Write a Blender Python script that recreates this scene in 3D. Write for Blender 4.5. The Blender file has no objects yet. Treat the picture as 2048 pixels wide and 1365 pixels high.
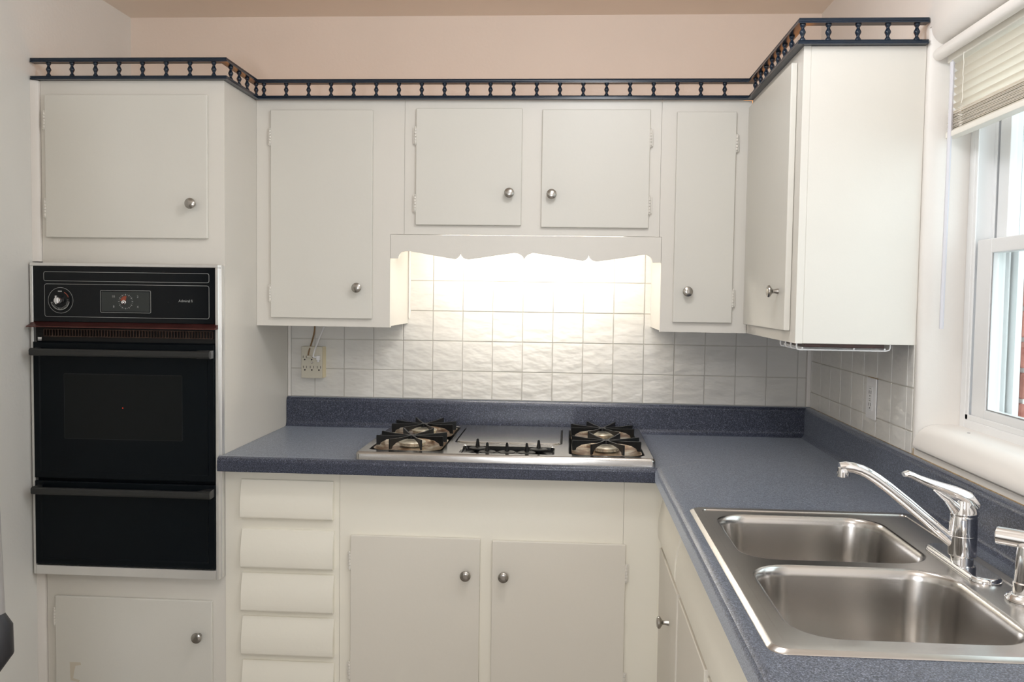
import bpy, bmesh, math, random
from mathutils import Vector, Matrix
random.seed(7)
S = bpy.context.scene
COL = S.collection
PI = math.pi

# ------------------------------------------------------------------ camera
cam_d = bpy.data.cameras.new('camera')
cam = bpy.data.objects.new('camera', cam_d); COL.objects.link(cam)
cam_d.sensor_fit = 'HORIZONTAL'; cam_d.sensor_width = 36.0
cam_d.lens = 1766.777 / 2048 * 36.0
cam_d.clip_start = 0.02; cam_d.clip_end = 60
YAW, PITCH, ROLL = 0.0633, -0.0518, 0.0139
cyw, syw, cp, sp = math.cos(YAW), math.sin(YAW), math.cos(PITCH), math.sin(PITCH)
F = Vector((-syw * cp, cyw * cp, sp)); R = Vector((cyw, syw, 0)); U = R.cross(F)
R2 = math.cos(ROLL) * R + math.sin(ROLL) * U; U2 = -math.sin(ROLL) * R + math.cos(ROLL) * U
cam.matrix_world = Matrix(((R2.x, U2.x, -F.x, 0.7899), (R2.y, U2.y, -F.y, -3.163), (R2.z, U2.z, -F.z, 1.4002), (0, 0, 0, 1)))
S.camera = cam

# ------------------------------------------------------------------ world, light, exposure
W = bpy.data.worlds.new('overcast_sky'); S.world = W; W.use_nodes = True
bg = W.node_tree.nodes['Background']; bg.inputs[0].default_value = (0.86, 0.94, 1.0, 1); bg.inputs[1].default_value = 3.0
S.view_settings.view_transform = 'Standard'; S.view_settings.look = 'None'
S.view_settings.exposure = 0.07; S.view_settings.gamma = 1.0; S.view_settings.use_curve_mapping = False
S.cycles.max_bounces = 10; S.cycles.diffuse_bounces = 6; S.cycles.glossy_bounces = 5; S.cycles.transparent_max_bounces = 12
S.cycles.sample_clamp_indirect = 6.0; S.cycles.caustics_reflective = False; S.cycles.caustics_refractive = False
S.cycles.use_denoising = True

def area(name, loc, power, size, color, rot=(0, 0, 0), shape='DISK', size_y=None):
    l = bpy.data.lights.new(name, 'AREA'); l.energy = power; l.shape = shape; l.size = size
    if size_y: l.size_y = size_y
    l.color = color
    o = bpy.data.objects.new(name, l); o.location = loc; o.rotation_euler = rot; COL.objects.link(o); return o
def globe(name, loc, power, radius, color):
    l = bpy.data.lights.new(name, 'POINT'); l.energy = power; l.shadow_soft_size = radius; l.color = color
    o = bpy.data.objects.new(name, l); o.location = loc; COL.objects.link(o); return o
globe('ceiling_lamp', (0.90, -1.45, 2.25), 13.0, 0.13, (0.94, 0.985, 1.04))
globe('added_overhead_fill', (0.80, -2.90, 2.20), 11.0, 0.13, (0.94, 0.985, 1.04))  # unseen fill added above the camera, like bounced flash; not a fixture
globe('added_rear_fill', (0.60, -3.70, 1.30), 52.0, 0.15, (0.94, 0.985, 1.04))  # unseen fill added behind the camera to brighten the base cabinets

# ------------------------------------------------------------------ materials
MATS = {}
def nt(name):
    m = bpy.data.materials.new(name); m.use_nodes = True
    n = m.node_tree; b = n.nodes['Principled BSDF']; MATS[name] = m; return m, n, b
def link(n, a, b): n.links.new(a, b)
def coords(n, scale=(1, 1, 1)):
    t = n.nodes.new('ShaderNodeTexCoord'); mp = n.nodes.new('ShaderNodeMapping'); mp.inputs['Scale'].default_value = scale
    link(n, t.outputs['Object'], mp.inputs[0]); return mp.outputs[0]
def noise(n, vec, scale, detail=3, rough=.5):
    t = n.nodes.new('ShaderNodeTexNoise'); t.inputs['Scale'].default_value = scale; t.inputs['Detail'].default_value = detail
    t.inputs['Roughness'].default_value = rough; link(n, vec, t.inputs['Vector']); return t
def ramp(n, fac, stops):
    r = n.nodes.new('ShaderNodeValToRGB'); e = r.color_ramp.elements
    while len(e) < len(stops): e.new(.5)
    for k, (p, c) in enumerate(stops): e[k].position = p; e[k].color = (*c, 1)
    link(n, fac, r.inputs[0]); return r
def bump(n, b, h, strength, dist):
    bp = n.nodes.new('ShaderNodeBump'); bp.inputs['Strength'].default_value = strength; bp.inputs['Distance'].default_value = dist
    link(n, h, bp.inputs['Height']); link(n, bp.outputs[0], b.inputs['Normal'])
def simple(name, col, rough=.5, metal=0, spec=.5, var=.04, vs=6, bs=0, bd=.001, bscale=200, coat=0, stretch=(1, 1, 1)):
    m, n, b = nt(name)
    v = coords(n, stretch); t = noise(n, v, vs, 4)
    lo = tuple(max(0, c * (1 - var)) for c in col); hi = tuple(min(1, c * (1 + var)) for c in col)
    r = ramp(n, t.outputs[0], [(.3, lo), (.7, hi)]); link(n, r.outputs[0], b.inputs['Base Color'])
    b.inputs['Roughness'].default_value = rough; b.inputs['Metallic'].default_value = metal
    b.inputs['Specular IOR Level'].default_value = spec; b.inputs['Coat Weight'].default_value = coat
    if bs: bump(n, b, noise(n, v, bscale, 3).outputs[0], bs, bd)
    return m
M_wall = simple('cream_wall_paint', (.82, .71, .62), .6, var=.02, vs=3, bs=.25, bd=.002, bscale=90)
M_wallR = simple('pale_wall_paint', (.80, .765, .725), .5, var=.02, vs=3, bs=.2, bd=.002, bscale=90)
M_wallL = simple('left_wall_paint', (.81, .80, .77), .55, var=.02, vs=3, bs=.25, bd=.002, bscale=90)
M_ceil = simple('ceiling_paint', (.84, .75, .66), .75, var=.02, vs=3)
M_floor = simple('floor_vinyl', (.34, .31, .28), .45, var=.12, vs=14)
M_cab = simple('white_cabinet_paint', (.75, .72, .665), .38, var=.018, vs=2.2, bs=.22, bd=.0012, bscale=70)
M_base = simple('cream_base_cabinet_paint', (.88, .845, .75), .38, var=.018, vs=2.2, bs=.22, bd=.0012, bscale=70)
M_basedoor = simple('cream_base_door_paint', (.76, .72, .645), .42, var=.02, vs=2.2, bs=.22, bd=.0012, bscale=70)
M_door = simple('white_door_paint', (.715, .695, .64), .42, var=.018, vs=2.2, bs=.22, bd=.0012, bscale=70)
M_trim = simple('white_trim_paint', (.84, .80, .76), .35, var=.015, vs=3)
M_vinyl = simple('white_vinyl', (.84, .84, .84), .3, var=.01)
M_navy = simple('navy_gloss_paint', (.007, .017, .034), .25, var=.12, vs=30)
M_chrome = simple('chrome', (.86, .86, .87), .07, metal=1, var=.01)
M_black = simple('black_enamel', (.0022, .0042, .0062), .40, var=.1, spec=.15)
M_blackg = simple('black_glass', (.003, .0045, .0065), .12, var=.1, spec=.28)
M_iron = simple('black_iron', (.007, .0075, .008), .38, spec=.3, var=.3, vs=60, bs=.3, bd=.0005, bscale=400)
M_dark = simple('dark_slot', (.004, .004, .004), .7)
M_brownunder = simple('dark_brown_wood', (.05, .02, .016), .5, var=.3, vs=20)
M_alu = simple('satin_aluminium', (.80, .79, .77), .3, metal=.65, var=.03, vs=8, bs=.05, bd=.0003, bscale=300)
M_nickel = simple('brushed_nickel', (.42, .40, .37), .24, metal=1, var=.12, vs=60)
M_maroon = simple('maroon_lip_metal', (.10, .03, .026), .3, metal=.5, var=.2, vs=20)
M_brass = simple('worn_bronze_grille', (.085, .05, .038), .38, metal=.6, var=.3, vs=40)
M_print = simple('grey_print', (.36, .37, .36), .6, var=.02)
M_orange = simple('orange_red_print', (.30, .06, .03), .5, var=.05)
M_clock = simple('dark_grey_dial', (.025, .03, .03), .35, var=.05)
M_almond = simple('almond_plastic', (.62, .58, .48), .4, var=.02)
M_almond2 = simple('pale_yellow_plastic', (.78, .68, .46), .4, var=.03)
M_white = simple('white_plastic', (.85, .84, .84), .3, var=.01)
M_brown = simple('brown_cord_vinyl', (.25, .15, .07), .4, var=.1)
M_blind = simple('ivory_blind_slat', (.86, .83, .76), .4, var=.02)
M_mortar = simple('mortar', (.75, .72, .70), .9, var=.06, vs=60)
M_ground = simple('ground_concrete', (.45, .45, .43), .9, var=.1, vs=2)
M_grey = simple('grey_handle_metal', (.34, .33, .33), .35, metal=.5, var=.05)
M_rubber = simple('black_rubber', (.012, .012, .015), .5, var=.1)
M_fridge = simple('almond_fridge_enamel', (.6, .58, .54), .3, var=.02)
M_stain = simple('brown_caulk_stain', (.42, .30, .17), .8, var=.4, vs=60)

def mat_brick():
    m, n, b = nt('pink_red_brick'); v = coords(n)
    oi = n.nodes.new('ShaderNodeObjectInfo'); t = noise(n, v, 40, 5)
    r = ramp(n, t.outputs[0], [(.3, (.36, .13, .10)), (.7, (.55, .24, .19))])
    h = n.nodes.new('ShaderNodeHueSaturation'); mr = n.nodes.new('ShaderNodeMapRange')
    mr.inputs['To Min'].default_value = .75; mr.inputs['To Max'].default_value = 1.25
    link(n, oi.outputs['Random'], mr.inputs[0]); link(n, mr.outputs[0], h.inputs['Value']); link(n, r.outputs[0], h.inputs['Color'])
    link(n, h.outputs[0], b.inputs['Base Color']); b.inputs['Roughness'].default_value = .9
    bump(n, b, t.outputs[0], .5, .003); return m
M_brick = mat_brick()

def mat_tile():
    m, n, b = nt('embossed_cream_tile'); v = coords(n, (1, 1, 1))
    oi = n.nodes.new('ShaderNodeObjectInfo')
    add = n.nodes.new('ShaderNodeVectorMath'); add.operation = 'MULTIPLY_ADD'
    link(n, oi.outputs['Random'], add.inputs[0]); add.inputs[1].default_value = (31, 17, 23); link(n, v, add.inputs[2])
    rot = n.nodes.new('ShaderNodeMapping'); rot.inputs['Rotation'].default_value = (0.0, .6, 0); rot.inputs['Scale'].default_value = (1, 1, 2.2)
    link(n, add.outputs[0], rot.inputs[0])
    t = noise(n, rot.outputs[0], 16, 2, .45)
    t2 = noise(n, v, 5, 3)
    r = ramp(n, t2.outputs[0], [(.3, (.72, .70, .66)), (.7, (.76, .74, .70))]); link(n, r.outputs[0], b.inputs['Base Color'])
    b.inputs['Roughness'].default_value = .3; b.inputs['Specular IOR Level'].default_value = .4
    bump(n, b, t.outputs[0], .4, .012); return m
M_tile = mat_tile()
M_grout = simple('tile_groove', (.62, .595, .545), .55, var=.04)

def mat_laminate():
    m, n, b = nt('blue_speckled_laminate'); v = coords(n)
    t = noise(n, v, 420, 2, .7); t2 = noise(n, v, 230, 2, .6); t3 = noise(n, v, 2, 2)
    r = ramp(n, t.outputs[0], [(.33, (.013, .016, .028)), (.5, (.042, .049, .077)), (.60, (.078, .088, .128)), (.72, (.24, .26, .33))])
    r2 = ramp(n, t2.outputs[0], [(.35, (.6, .6, .62)), (.65, (1.25, 1.25, 1.25))])
    mx = n.nodes.new('ShaderNodeMix'); mx.data_type = 'RGBA'; mx.blend_type = 'MULTIPLY'; mx.inputs[0].default_value = 1
    link(n, r.outputs[0], mx.inputs[6]); link(n, r2.outputs[0], mx.inputs[7]); link(n, mx.outputs[2], b.inputs['Base Color'])
    b.inputs['Roughness'].default_value = .30; b.inputs['Specular IOR Level'].default_value = .45
    sr = n.nodes.new('ShaderNodeMapRange'); sr.inputs['From Min'].default_value = .35; sr.inputs['From Max'].default_value = .68; sr.inputs['To Min'].default_value = .06; sr.inputs['To Max'].default_value = .70; link(n, t.outputs[0], sr.inputs[0]); link(n, sr.outputs[0], b.inputs['Sheen Weight']); b.inputs['Sheen Roughness'].default_value = .45; b.inputs['Sheen Tint'].default_value = (.80, .88, 1, 1)
    bump(n, b, t.outputs[0], .12, .0004); return m
M_lam = mat_laminate()

def mat_steel(name, col, rough, stretch, bs=.06):
    m, n, b = nt(name); v = coords(n, stretch)
    t = noise(n, v, 60, 4, .6); t2 = noise(n, coords(n), 7, 4)
    r = ramp(n, t2.outputs[0], [(.3, tuple(c * .86 for c in col)), (.7, col)]); link(n, r.outputs[0], b.inputs['Base Color'])
    rr = n.nodes.new('ShaderNodeMapRange'); rr.inputs['To Min'].default_value = rough - .05; rr.inputs['To Max'].default_value = rough + .08
    link(n, t.outputs[0], rr.inputs[0]); link(n, rr.outputs[0], b.inputs['Roughness'])
    b.inputs['Metallic'].default_value = 1; bump(n, b, t.outputs[0], bs, .0006); return m
M_steelC = mat_steel('cooktop_brushed_steel', (.50, .485, .465), .17, (1, 12, 12), .02)
M_steelS = mat_steel('sink_brushed_steel', (.60, .575, .55), .21, (20, 1, 20))

def mat_pan():
    m, n, b = nt('stained_drip_pan'); v = coords(n)
    t = noise(n, v, 22, 5, .65)
    r = ramp(n, t.outputs[0], [(.34, (.13, .05, .02)), (.46, (.32, .19, .10)), (.54, (.55, .46, .34)), (.68, (.78, .74, .66))])
    link(n, r.outputs[0], b.inputs['Base Color']); b.inputs['Roughness'].default_value = .28; b.inputs['Metallic'].default_value = .75
    bump(n, b, t.outputs[0], .3, .003); return m
M_pan = mat_pan()
M_burner = simple('cream_burner_metal', (.72, .66, .54), .35, metal=.6, var=.15, vs=80)

def mat_emit(name, col, s):
    m, n, b = nt(name); b.inputs['Base Color'].default_value = (*col, 1)
    b.inputs['Emission Color'].default_value = (*col, 1); b.inputs['Emission Strength'].default_value = s; return m
M_tube = mat_emit('lit_fluorescent_tube', (1.0, .945, .85), 47)
M_rope = mat_emit('lit_amber_rope_light', (1.0, .42, .12), 1.6)
M_reddot = mat_emit('red_indicator', (1, .05, .02), 1.2)

def mat_slat():
    m = bpy.data.materials.new('translucent_slat'); m.use_nodes = True; n = m.node_tree; b = n.nodes['Principled BSDF']; o = n.nodes['Material Output']
    b.inputs['Base Color'].default_value = (.88, .87, .84, 1); b.inputs['Roughness'].default_value = .4
    t = n.nodes.new('ShaderNodeBsdfTranslucent'); t.inputs[0].default_value = (1.0, .95, .88, 1); mx = n.nodes.new('ShaderNodeMixShader'); mx.inputs[0].default_value = .65
    link(n, b.outputs[0], mx.inputs[1]); link(n, t.outputs[0], mx.inputs[2]); link(n, mx.outputs[0], o.inputs[0]); return m
M_slat = mat_slat()

def mat_glass():
    m = bpy.data.materials.new('clear_pane'); m.use_nodes = True; n = m.node_tree; n.nodes.clear()
    o = n.nodes.new('ShaderNodeOutputMaterial'); mx = n.nodes.new('ShaderNodeMixShader'); f = n.nodes.new('ShaderNodeFresnel'); f.inputs[0].default_value = 1.5; ge = n.nodes.new('ShaderNodeNewGeometry'); fm = n.nodes.new('ShaderNodeMath'); fm.operation = 'MULTIPLY_ADD'; fm.inputs[1].default_value = -1; fm.inputs[2].default_value = 1; fx_ = n.nodes.new('ShaderNodeMath'); fx_.operation = 'MULTIPLY'; link(n, ge.outputs['Backfacing'], fm.inputs[0]); link(n, fm.outputs[0], fx_.inputs[0]); link(n, f.outputs[0], fx_.inputs[1])
    t = n.nodes.new('ShaderNodeBsdfTransparent'); t.inputs[0].default_value = (.93, .97, .96, 1); g = n.nodes.new('ShaderNodeBsdfGlossy'); g.inputs['Roughness'].default_value = .02
    link(n, fx_.outputs[0], mx.inputs[0]); link(n, t.outputs[0], mx.inputs[1]); link(n, g.outputs[0], mx.inputs[2]); link(n, mx.outputs[0], o.inputs[0]); return m
M_glass = mat_glass()

# ------------------------------------------------------------------ mesh builder
class MB:
    def __init__(s): s.bm = bmesh.new(); s.weld = False
    def _merge(s, b2):
        me = bpy.data.meshes.new('t'); b2.to_mesh(me); b2.free(); s.bm.from_mesh(me); bpy.data.meshes.remove(me)
    def box(s, x0, x1, y0, y1, z0, z1, bev=0, seg=2):
        x0, x1 = sorted((x0, x1)); y0, y1 = sorted((y0, y1)); z0, z1 = sorted((z0, z1))
        b = bmesh.new(); bmesh.ops.create_cube(b, size=1)
        for v in b.verts:
            v.co = Vector(((x0 + x1) / 2 + v.co.x * (x1 - x0), (y0 + y1) / 2 + v.co.y * (y1 - y0), (z0 + z1) / 2 + v.co.z * (z1 - z0)))
        if bev:
            bmesh.ops.bevel(b, geom=list(b.edges), offset=min(bev, .49 * min(x1 - x0, y1 - y0, z1 - z0)), segments=seg, affect='EDGES', profile=.5)
        s._merge(b); return s
    def prism(s, poly, axis, a0, a1, bev=0, seg=1):
        """poly: 2D points; axis 'x': (y,z), 'y': (x,z), 'z': (x,y)"""
        b = bmesh.new()
        def P(p, a): return {'x': (a, p[0], p[1]), 'y': (p[0], a, p[1]), 'z': (p[0], p[1], a)}[axis]
        A = [b.verts.new(P(p, a0)) for p in poly]; B = [b.verts.new(P(p, a1)) for p in poly]
        n = len(poly); b.faces.new(A); b.faces.new(B[::-1])
        for i in range(n): b.faces.new((A[i], B[i], B[(i + 1) % n], A[(i + 1) % n]))
        bmesh.ops.recalc_face_normals(b, faces=b.faces)
        if bev: bmesh.ops.bevel(b, geom=[e for e in b.edges if e.calc_face_angle(0) > .5], offset=bev, segments=seg, affect='EDGES')
        s._merge(b); return s
    def lathe(s, prof, c=(0, 0, 0), axis=(0, 0, 1), n=24, caps=True):
        q = Vector((0, 0, 1)).rotation_difference(Vector(axis).normalized()); c = Vector(c); b = bmesh.new(); rings = []
        for r, h in prof:
            rings.append([b.verts.new(c + q @ Vector((r * math.cos(2 * PI * k / n), r * math.sin(2 * PI * k / n), h))) for k in range(n)])
        for A, B in zip(rings, rings[1:]):
            for k in range(n): b.faces.new((A[k], A[(k + 1) % n], B[(k + 1) % n], B[k]))
        if caps:
            b.faces.new(rings[0][::-1]); b.faces.new(rings[-1])
        bmesh.ops.recalc_face_normals(b, faces=b.faces); s._merge(b); return s
    def tube(s, pts, r, n=10, sx=1.0, up=None):
        """round (or flattened by sx sideways) tube through pts; r number or list"""
        pts = [Vector(p) for p in pts]; rs = r if isinstance(r, (list, tuple)) else [r] * len(pts); b = bmesh.new(); rings = []
        ref = Vector(up) if up else None; prev = None
        for i, p in enumerate(pts):
            d = (pts[min(i + 1, len(pts) - 1)] - pts[max(i - 1, 0)]).normalized()
            if ref is not None: a = d.cross(ref).normalized()
            elif prev is None:
                a = d.cross(Vector((0, 0, 1)) if abs(d.z) < .9 else Vector((1, 0, 0))).normalized()
            else: a = (prev - prev.dot(d) * d).normalized()
            prev = a; c = d.cross(a)
            rr = rs[i]
            rings.append([b.verts.new(p + a * rr * sx * math.cos(2 * PI * k / n) + c * rr * math.sin(2 * PI * k / n)) for k in range(n)])
        for A, B in zip(rings, rings[1:]):
            for k in range(n): b.faces.new((A[k], A[(k + 1) % n], B[(k + 1) % n], B[k]))
        b.faces.new(rings[0][::-1]); b.faces.new(rings[-1]); bmesh.ops.recalc_face_normals(b, faces=b.faces); s._merge(b); return s
    def deck(s, loops, z):
        s.weld = True
        b = bmesh.new(); es = []
        for L in loops:
            vs = [b.verts.new((p[0], p[1], z)) for p in L]
            es += [b.edges.new((vs[i], vs[(i + 1) % len(vs)])) for i in range(len(vs))]
        bmesh.ops.triangle_fill(b, use_beauty=True, use_dissolve=False, edges=es, normal=(0, 0, 1))
        for f in b.faces:
            if f.normal.z < 0: f.normal_flip()
        s._merge(b); return s
    def rings(s, R, fill_last=False, flip=False):
        s.weld = True; b = bmesh.new(); V = [[b.verts.new(p) for p in r] for r in R]; n = len(R[0])
        for A, B in zip(V, V[1:]):
            for k in range(n):
                f = (A[k], A[(k + 1) % n], B[(k + 1) % n], B[k]); b.faces.new(f[::-1] if flip else f)
        if fill_last:
            f = V[-1]; b.faces.new(f[::-1] if flip else f)
        s._merge(b); return s
    def strip(s, A, B):
        s.weld = True
        b = bmesh.new(); a = [b.verts.new(p) for p in A]; c = [b.verts.new(p) for p in B]
        for i in range(len(A) - 1): b.faces.new((a[i], a[i + 1], c[i + 1], c[i]))
        s._merge(b); return s
    def done(s, name, origin=(0, 0, 0), angle=35):
        o = Vector(origin)
        if s.weld: bmesh.ops.remove_doubles(s.bm, verts=s.bm.verts, dist=1e-6)
        for v in s.bm.verts: v.co -= o
        me = bpy.data.meshes.new(name); s.bm.to_mesh(me); s.bm.free()
        me.polygons.foreach_set('use_smooth', [True] * len(me.polygons)); me.set_sharp_from_angle(angle=math.radians(angle)); return me

def rrect(x0, x1, y0, y1, r, n=6, z=None):
    x0, x1 = sorted((x0, x1)); y0, y1 = sorted((y0, y1)); r = max(1e-4, min(r, (x1 - x0) / 2 - 1e-4, (y1 - y0) / 2 - 1e-4)); P = []
    for cx, cy, a0 in ((x1 - r, y1 - r, 0), (x0 + r, y1 - r, 90), (x0 + r, y0 + r, 180), (x1 - r, y0 + r, 270)):
        for k in range(n + 1):
            a = math.radians(a0 + 90 * k / n); P.append((cx + r * math.cos(a), cy + r * math.sin(a)) if z is None else (cx + r * math.cos(a), cy + r * math.sin(a), z))
    return P

def tag(o, label=None, cat=None, group=None, kind=None):
    if label: o['label'] = label
    if cat: o['category'] = cat
    if group: o['group'] = group
    if kind: o['kind'] = kind
    return o
def thing(name, label, cat, loc, group=None):
    o = bpy.data.objects.new(name, None); o.empty_display_size = .05; o.location = loc; COL.objects.link(o); return tag(o, label, cat, group)
def wloc(o):
    v = Vector((0, 0, 0))
    while o is not None: v += o.location; o = o.parent
    return v
def part(name, mb, mat, parent, label=None, kind=None):
    """mesh built in world coordinates, stored relative to its parent"""
    me = mb.done(name, wloc(parent)) ; me.materials.append(mat)
    o = bpy.data.objects.new(name, me); o.parent = parent; COL.objects.link(o); return tag(o, label, kind=kind)
def inst(name, me, parent, pos, rot=(0, 0, 0), label=None):
    """shared mesh placed at a world position"""
    o = bpy.data.objects.new(name, me); o.parent = parent; o.location = Vector(pos) - wloc(parent); o.rotation_euler = rot; COL.objects.link(o); return tag(o, label)
def solo(name, mb, mat, origin, label=None, cat=None, group=None, kind=None):
    me = mb.done(name, origin); me.materials.append(mat)
    o = bpy.data.objects.new(name, me); o.location = origin; COL.objects.link(o); return tag(o, label, cat, group, kind)
def shared(name, mb, mat):
    me = mb.done(name); me.materials.append(mat); return me
def text(name, body, size, pos, parent, mat, align='LEFT', depth=.0002):
    cu = bpy.data.curves.new('t', 'FONT'); cu.body = body; cu.size = size; cu.extrude = depth; cu.align_x = align; cu.align_y = 'CENTER'
    cu.resolution_u = 3
    o = bpy.data.objects.new('t', cu); COL.objects.link(o); dg = bpy.context.evaluated_depsgraph_get(); dg.update()
    me = bpy.data.meshes.new_from_object(o.evaluated_get(dg)); bpy.data.objects.remove(o); bpy.data.curves.remove(cu)
    me.name = name; me.materials.clear(); me.materials.append(mat)
    return inst(name, me, parent, pos, (PI / 2, 0, 0))

# ------------------------------------------------------------------ dimensions
XL, XT, UX, XW = -.812, -.229, 1.352, 1.645
UY, TY, RY = -.3295, -.596, -.933
ZB, ZU, ZC, CT = 1.2905, 2.0176, 2.386, .914
YF = -4.6                      # wall behind the camera
JY0, JY1 = -.955, -1.96        # window reveal
WZ0, WZ1 = 1.10, 2.012
FY, CX = -.662, 1.043          # counter front faces

# ------------------------------------------------------------------ the room
solo('floor', MB().box(XL - .1, XW + .32, YF - .1, .1, -.05, 0), M_floor, (0, 0, 0), kind='structure')
solo('ceiling', MB().box(XL - .1, XW + .32, YF - .1, .1, ZC, ZC + .06), M_ceil, (0, 0, ZC), kind='structure')
wall_back = solo('wall_back', MB().box(XL - .1, XW + .2, 0, .1, 0, ZC), M_wall, (0, 0, 0), kind='structure')
wall_left = solo('wall_left', MB().box(XL - .1, XL, YF, 0, 0, ZC), M_wallL, (XL, 0, 0), kind='structure')
solo('wall_front', MB().box(XL - .1, XW + .2, YF - .1, YF, 0, ZC), simple('rear_wall_paint', (.30, .27, .24), .7), (0, YF, 0), kind='structure')
wr = MB()
XO = 1.86
wr.box(XW, XO, -.94, 0, 0, ZC); wr.box(XW, XO, YF, JY1, 0, ZC)
wr.box(XW, XO, JY1, -.94, 0, 1.036); wr.box(XW, XO, JY1, -.94, 2.056, ZC)
q = [(XW + .042 * (1 - math.cos(a)), -.94 - .0155 * math.sin(a)) for a in [PI / 2 * k / 8 for k in range(9)]]
wr.prism(q + [(XO, -.9555), (XO, -.94)], 'z', 1.036, 2.056)
q = [(XW + .042 * (1 - math.cos(a)), 2.056 - .044 * math.sin(a)) for a in [PI / 2 * k / 8 for k in range(9)]]
wr.prism(q + [(XO, 2.012), (XO, 2.056)], 'y', JY1, -.955)
wall_right = solo('wall_right', wr, M_wallR, (XW, 0, 0), kind='structure')

part('tile_panel', MB().box(XT + .001, XW - .001, -.0009, -.0001, 1.0205, 1.601), M_grout, wall_back, 'white joints between the wall tiles')
part('tile_panel', MB().box(XW - .0009, XW - .0001, -.9350, -.001, 1.0225, 1.2926), M_grout, wall_right, 'white joints between the wall tiles')
# tiles (embossed squares standing proud of the groove)
P_ = .108
TZ = [1.3398 - k * P_ for k in range(-3, 4)]       # horizontal joints
tcache = {}
def tile_mesh(w, h, ax):
    k = (round(w, 4), round(h, 4), ax)
    if k not in tcache:
        g = .0014
        m = MB()
        if ax == 'y': m.box(g, w - g, -.0042, -.0010, g, h - g, .0016, 2)
        else: m.box(-.0042, -.0010, g - w, -g, g, h - g, .0012, 2)
        tcache[k] = shared('tile', m, M_tile)
    return tcache[k]
xs = [-.218] + [-.0209 + P_ * i for i in range(-1, 16)] + [1.629]
zs = [1.601, 1.5558, 1.4478, 1.3398, 1.2318, 1.1238, 1.0212]
for a, b in zip(xs, xs[1:]):
    for zt, zb in zip(zs, zs[1:]):
        if zt > 1.35 and (a < .1 or b > 1.2): continue      # hidden behind wall cabinets
        inst('tile', tile_mesh(b - a, zt - zb, 'y'), wall_back, (a, 0, zb))
ys = [-.016] + [-.2479 - P_ * j for j in range(-2, 7)] + [-.9345]
zr = [1.2926, 1.1846, 1.0766, 1.0212]
for a, b in zip(ys, ys[1:]):
    for zt, zb in zip(zr, zr[1:]):
        inst('tile', tile_mesh(a - b, zt - zb, 'x'), wall_right, (XW, a, zb))
# brick reveal outside the window, each brick of its own
bk = {}
bw = solo('wall_outside', MB().box(XO + .012, XO + .098, -.9, -.998, 0, 2.6).box(XO + .012, XO + .098, -2.0, -2.1, 0, 2.6), M_mortar, (XO, -.95, 0), kind='structure')
bm_full = shared('brick', MB().box(0, .095, -.102, 0, 0, .062, .004, 1), M_brick)
for k in range(26):
    z = .95 + k * .0735
    if z > 2.55: break
    dx = random.uniform(-.0015, .0015)
    inst('brick', bm_full, bw, (XO + .004, -.90 + dx, z))
    inst('brick', bm_full, bw, (XO + .004, -1.998 + dx, z))
solo('ground', MB().box(XO + .1, 14, -12, 10, -.4, -.3), M_ground, (6, 0, -.3), kind='structure')

# corner trims
def strip_trim(n, x0, x1, y0, y1, z0, z1, mat=M_trim, bev=.002):
    solo('trim_%d' % n, MB().box(x0, x1, y0, y1, z0, z1, bev), mat, ((x0 + x1) / 2, (y0 + y1) / 2, z0), kind='structure')
strip_trim(1, XT + .0005, -.2175, -.0075, -.0002, 1.0215, ZB - .001)
strip_trim(2, .2135, .221, -.0095, -.0002, 1.0215 + .29, 1.585)
strip_trim(3, 1.6298, XW - .0002, -.0152, -.0002, 1.0215, ZB - .001)
q = [(XL + .0003, 0), (XL + .022, 0)] + [(XL + .022 * math.cos(a), -.018 * math.sin(a)) for a in [PI / 2 * k / 5 for k in range(1, 6)]]
qr = [(x, TY + .001 + y) for x, y in q]
solo('trim_4', MB().prism([(XL + .0003, TY + .001), (XL + .0225, TY + .001), (XL + .021, TY - .006), (XL + .014, TY - .012), (XL + .0003, TY - .015)], 'z', 1.4815, ZU - .001), M_trim, (XL, TY, 1.48), kind='structure')
solo('trim_5', MB().prism([(XL + .0003, TY + .001), (XL + .0225, TY + .001), (XL + .021, TY - .006), (XL + .014, TY - .012), (XL + .0003, TY - .015)], 'z', 0, .536), M_trim, (XL, TY, 0), kind='structure')
# stained caulk line where splash meets the wall under the window
solo('trim_6', MB().box(XW - .0016, XW - .0001, -2.25, -.02, 1.0202, 1.0222).box(XW - .0009, XW - .0001, -.943, -.9385, 1.0222, 1.0365), M_stain, (XW, -1, 1.02), kind='structure')

# ------------------------------------------------------------------ shared hardware
knob_prof = [(.007, 0), (.0066, .004), (.0052, .010), (.0056, .015), (.0095, .018), (.0148, .0215), (.0160, .0245), (.0150, .0275), (.0105, .0300), (.004, .0310)]
knob_me = shared('knob', MB().lathe(knob_prof, n=28), M_nickel)
def knob(parent, pos, d='y'):
    return inst('knob', knob_me, parent, pos, (PI / 2, 0, 0) if d == 'y' else (0, -PI / 2, 0), 'round brushed nickel knob')
hm = MB()
for k in range(5): hm.lathe([(.0030, 0), (.0040, .0008), (.0040, .0080), (.0030, .0088)], (-.001, -.0042, -.0228 + k * .0093), n=12)
hm.box(-.0085, -.001, -.0022, 0, -.026, .027, .0009, 1)
for zz, dd in ((.0238, 1), (-.0228, -1)): hm.lathe([(.0028, 0), (.0033, .002 * dd), (.0018, .0055 * dd), (.0006, .0070 * dd)], (-.001, -.0042, zz), n=10)
hinge_me = shared('hinge', hm, M_cab)
def hinge(parent, pos, right=False): return inst('hinge', hinge_me, parent, pos, (0, PI if right else 0, 0))

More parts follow.
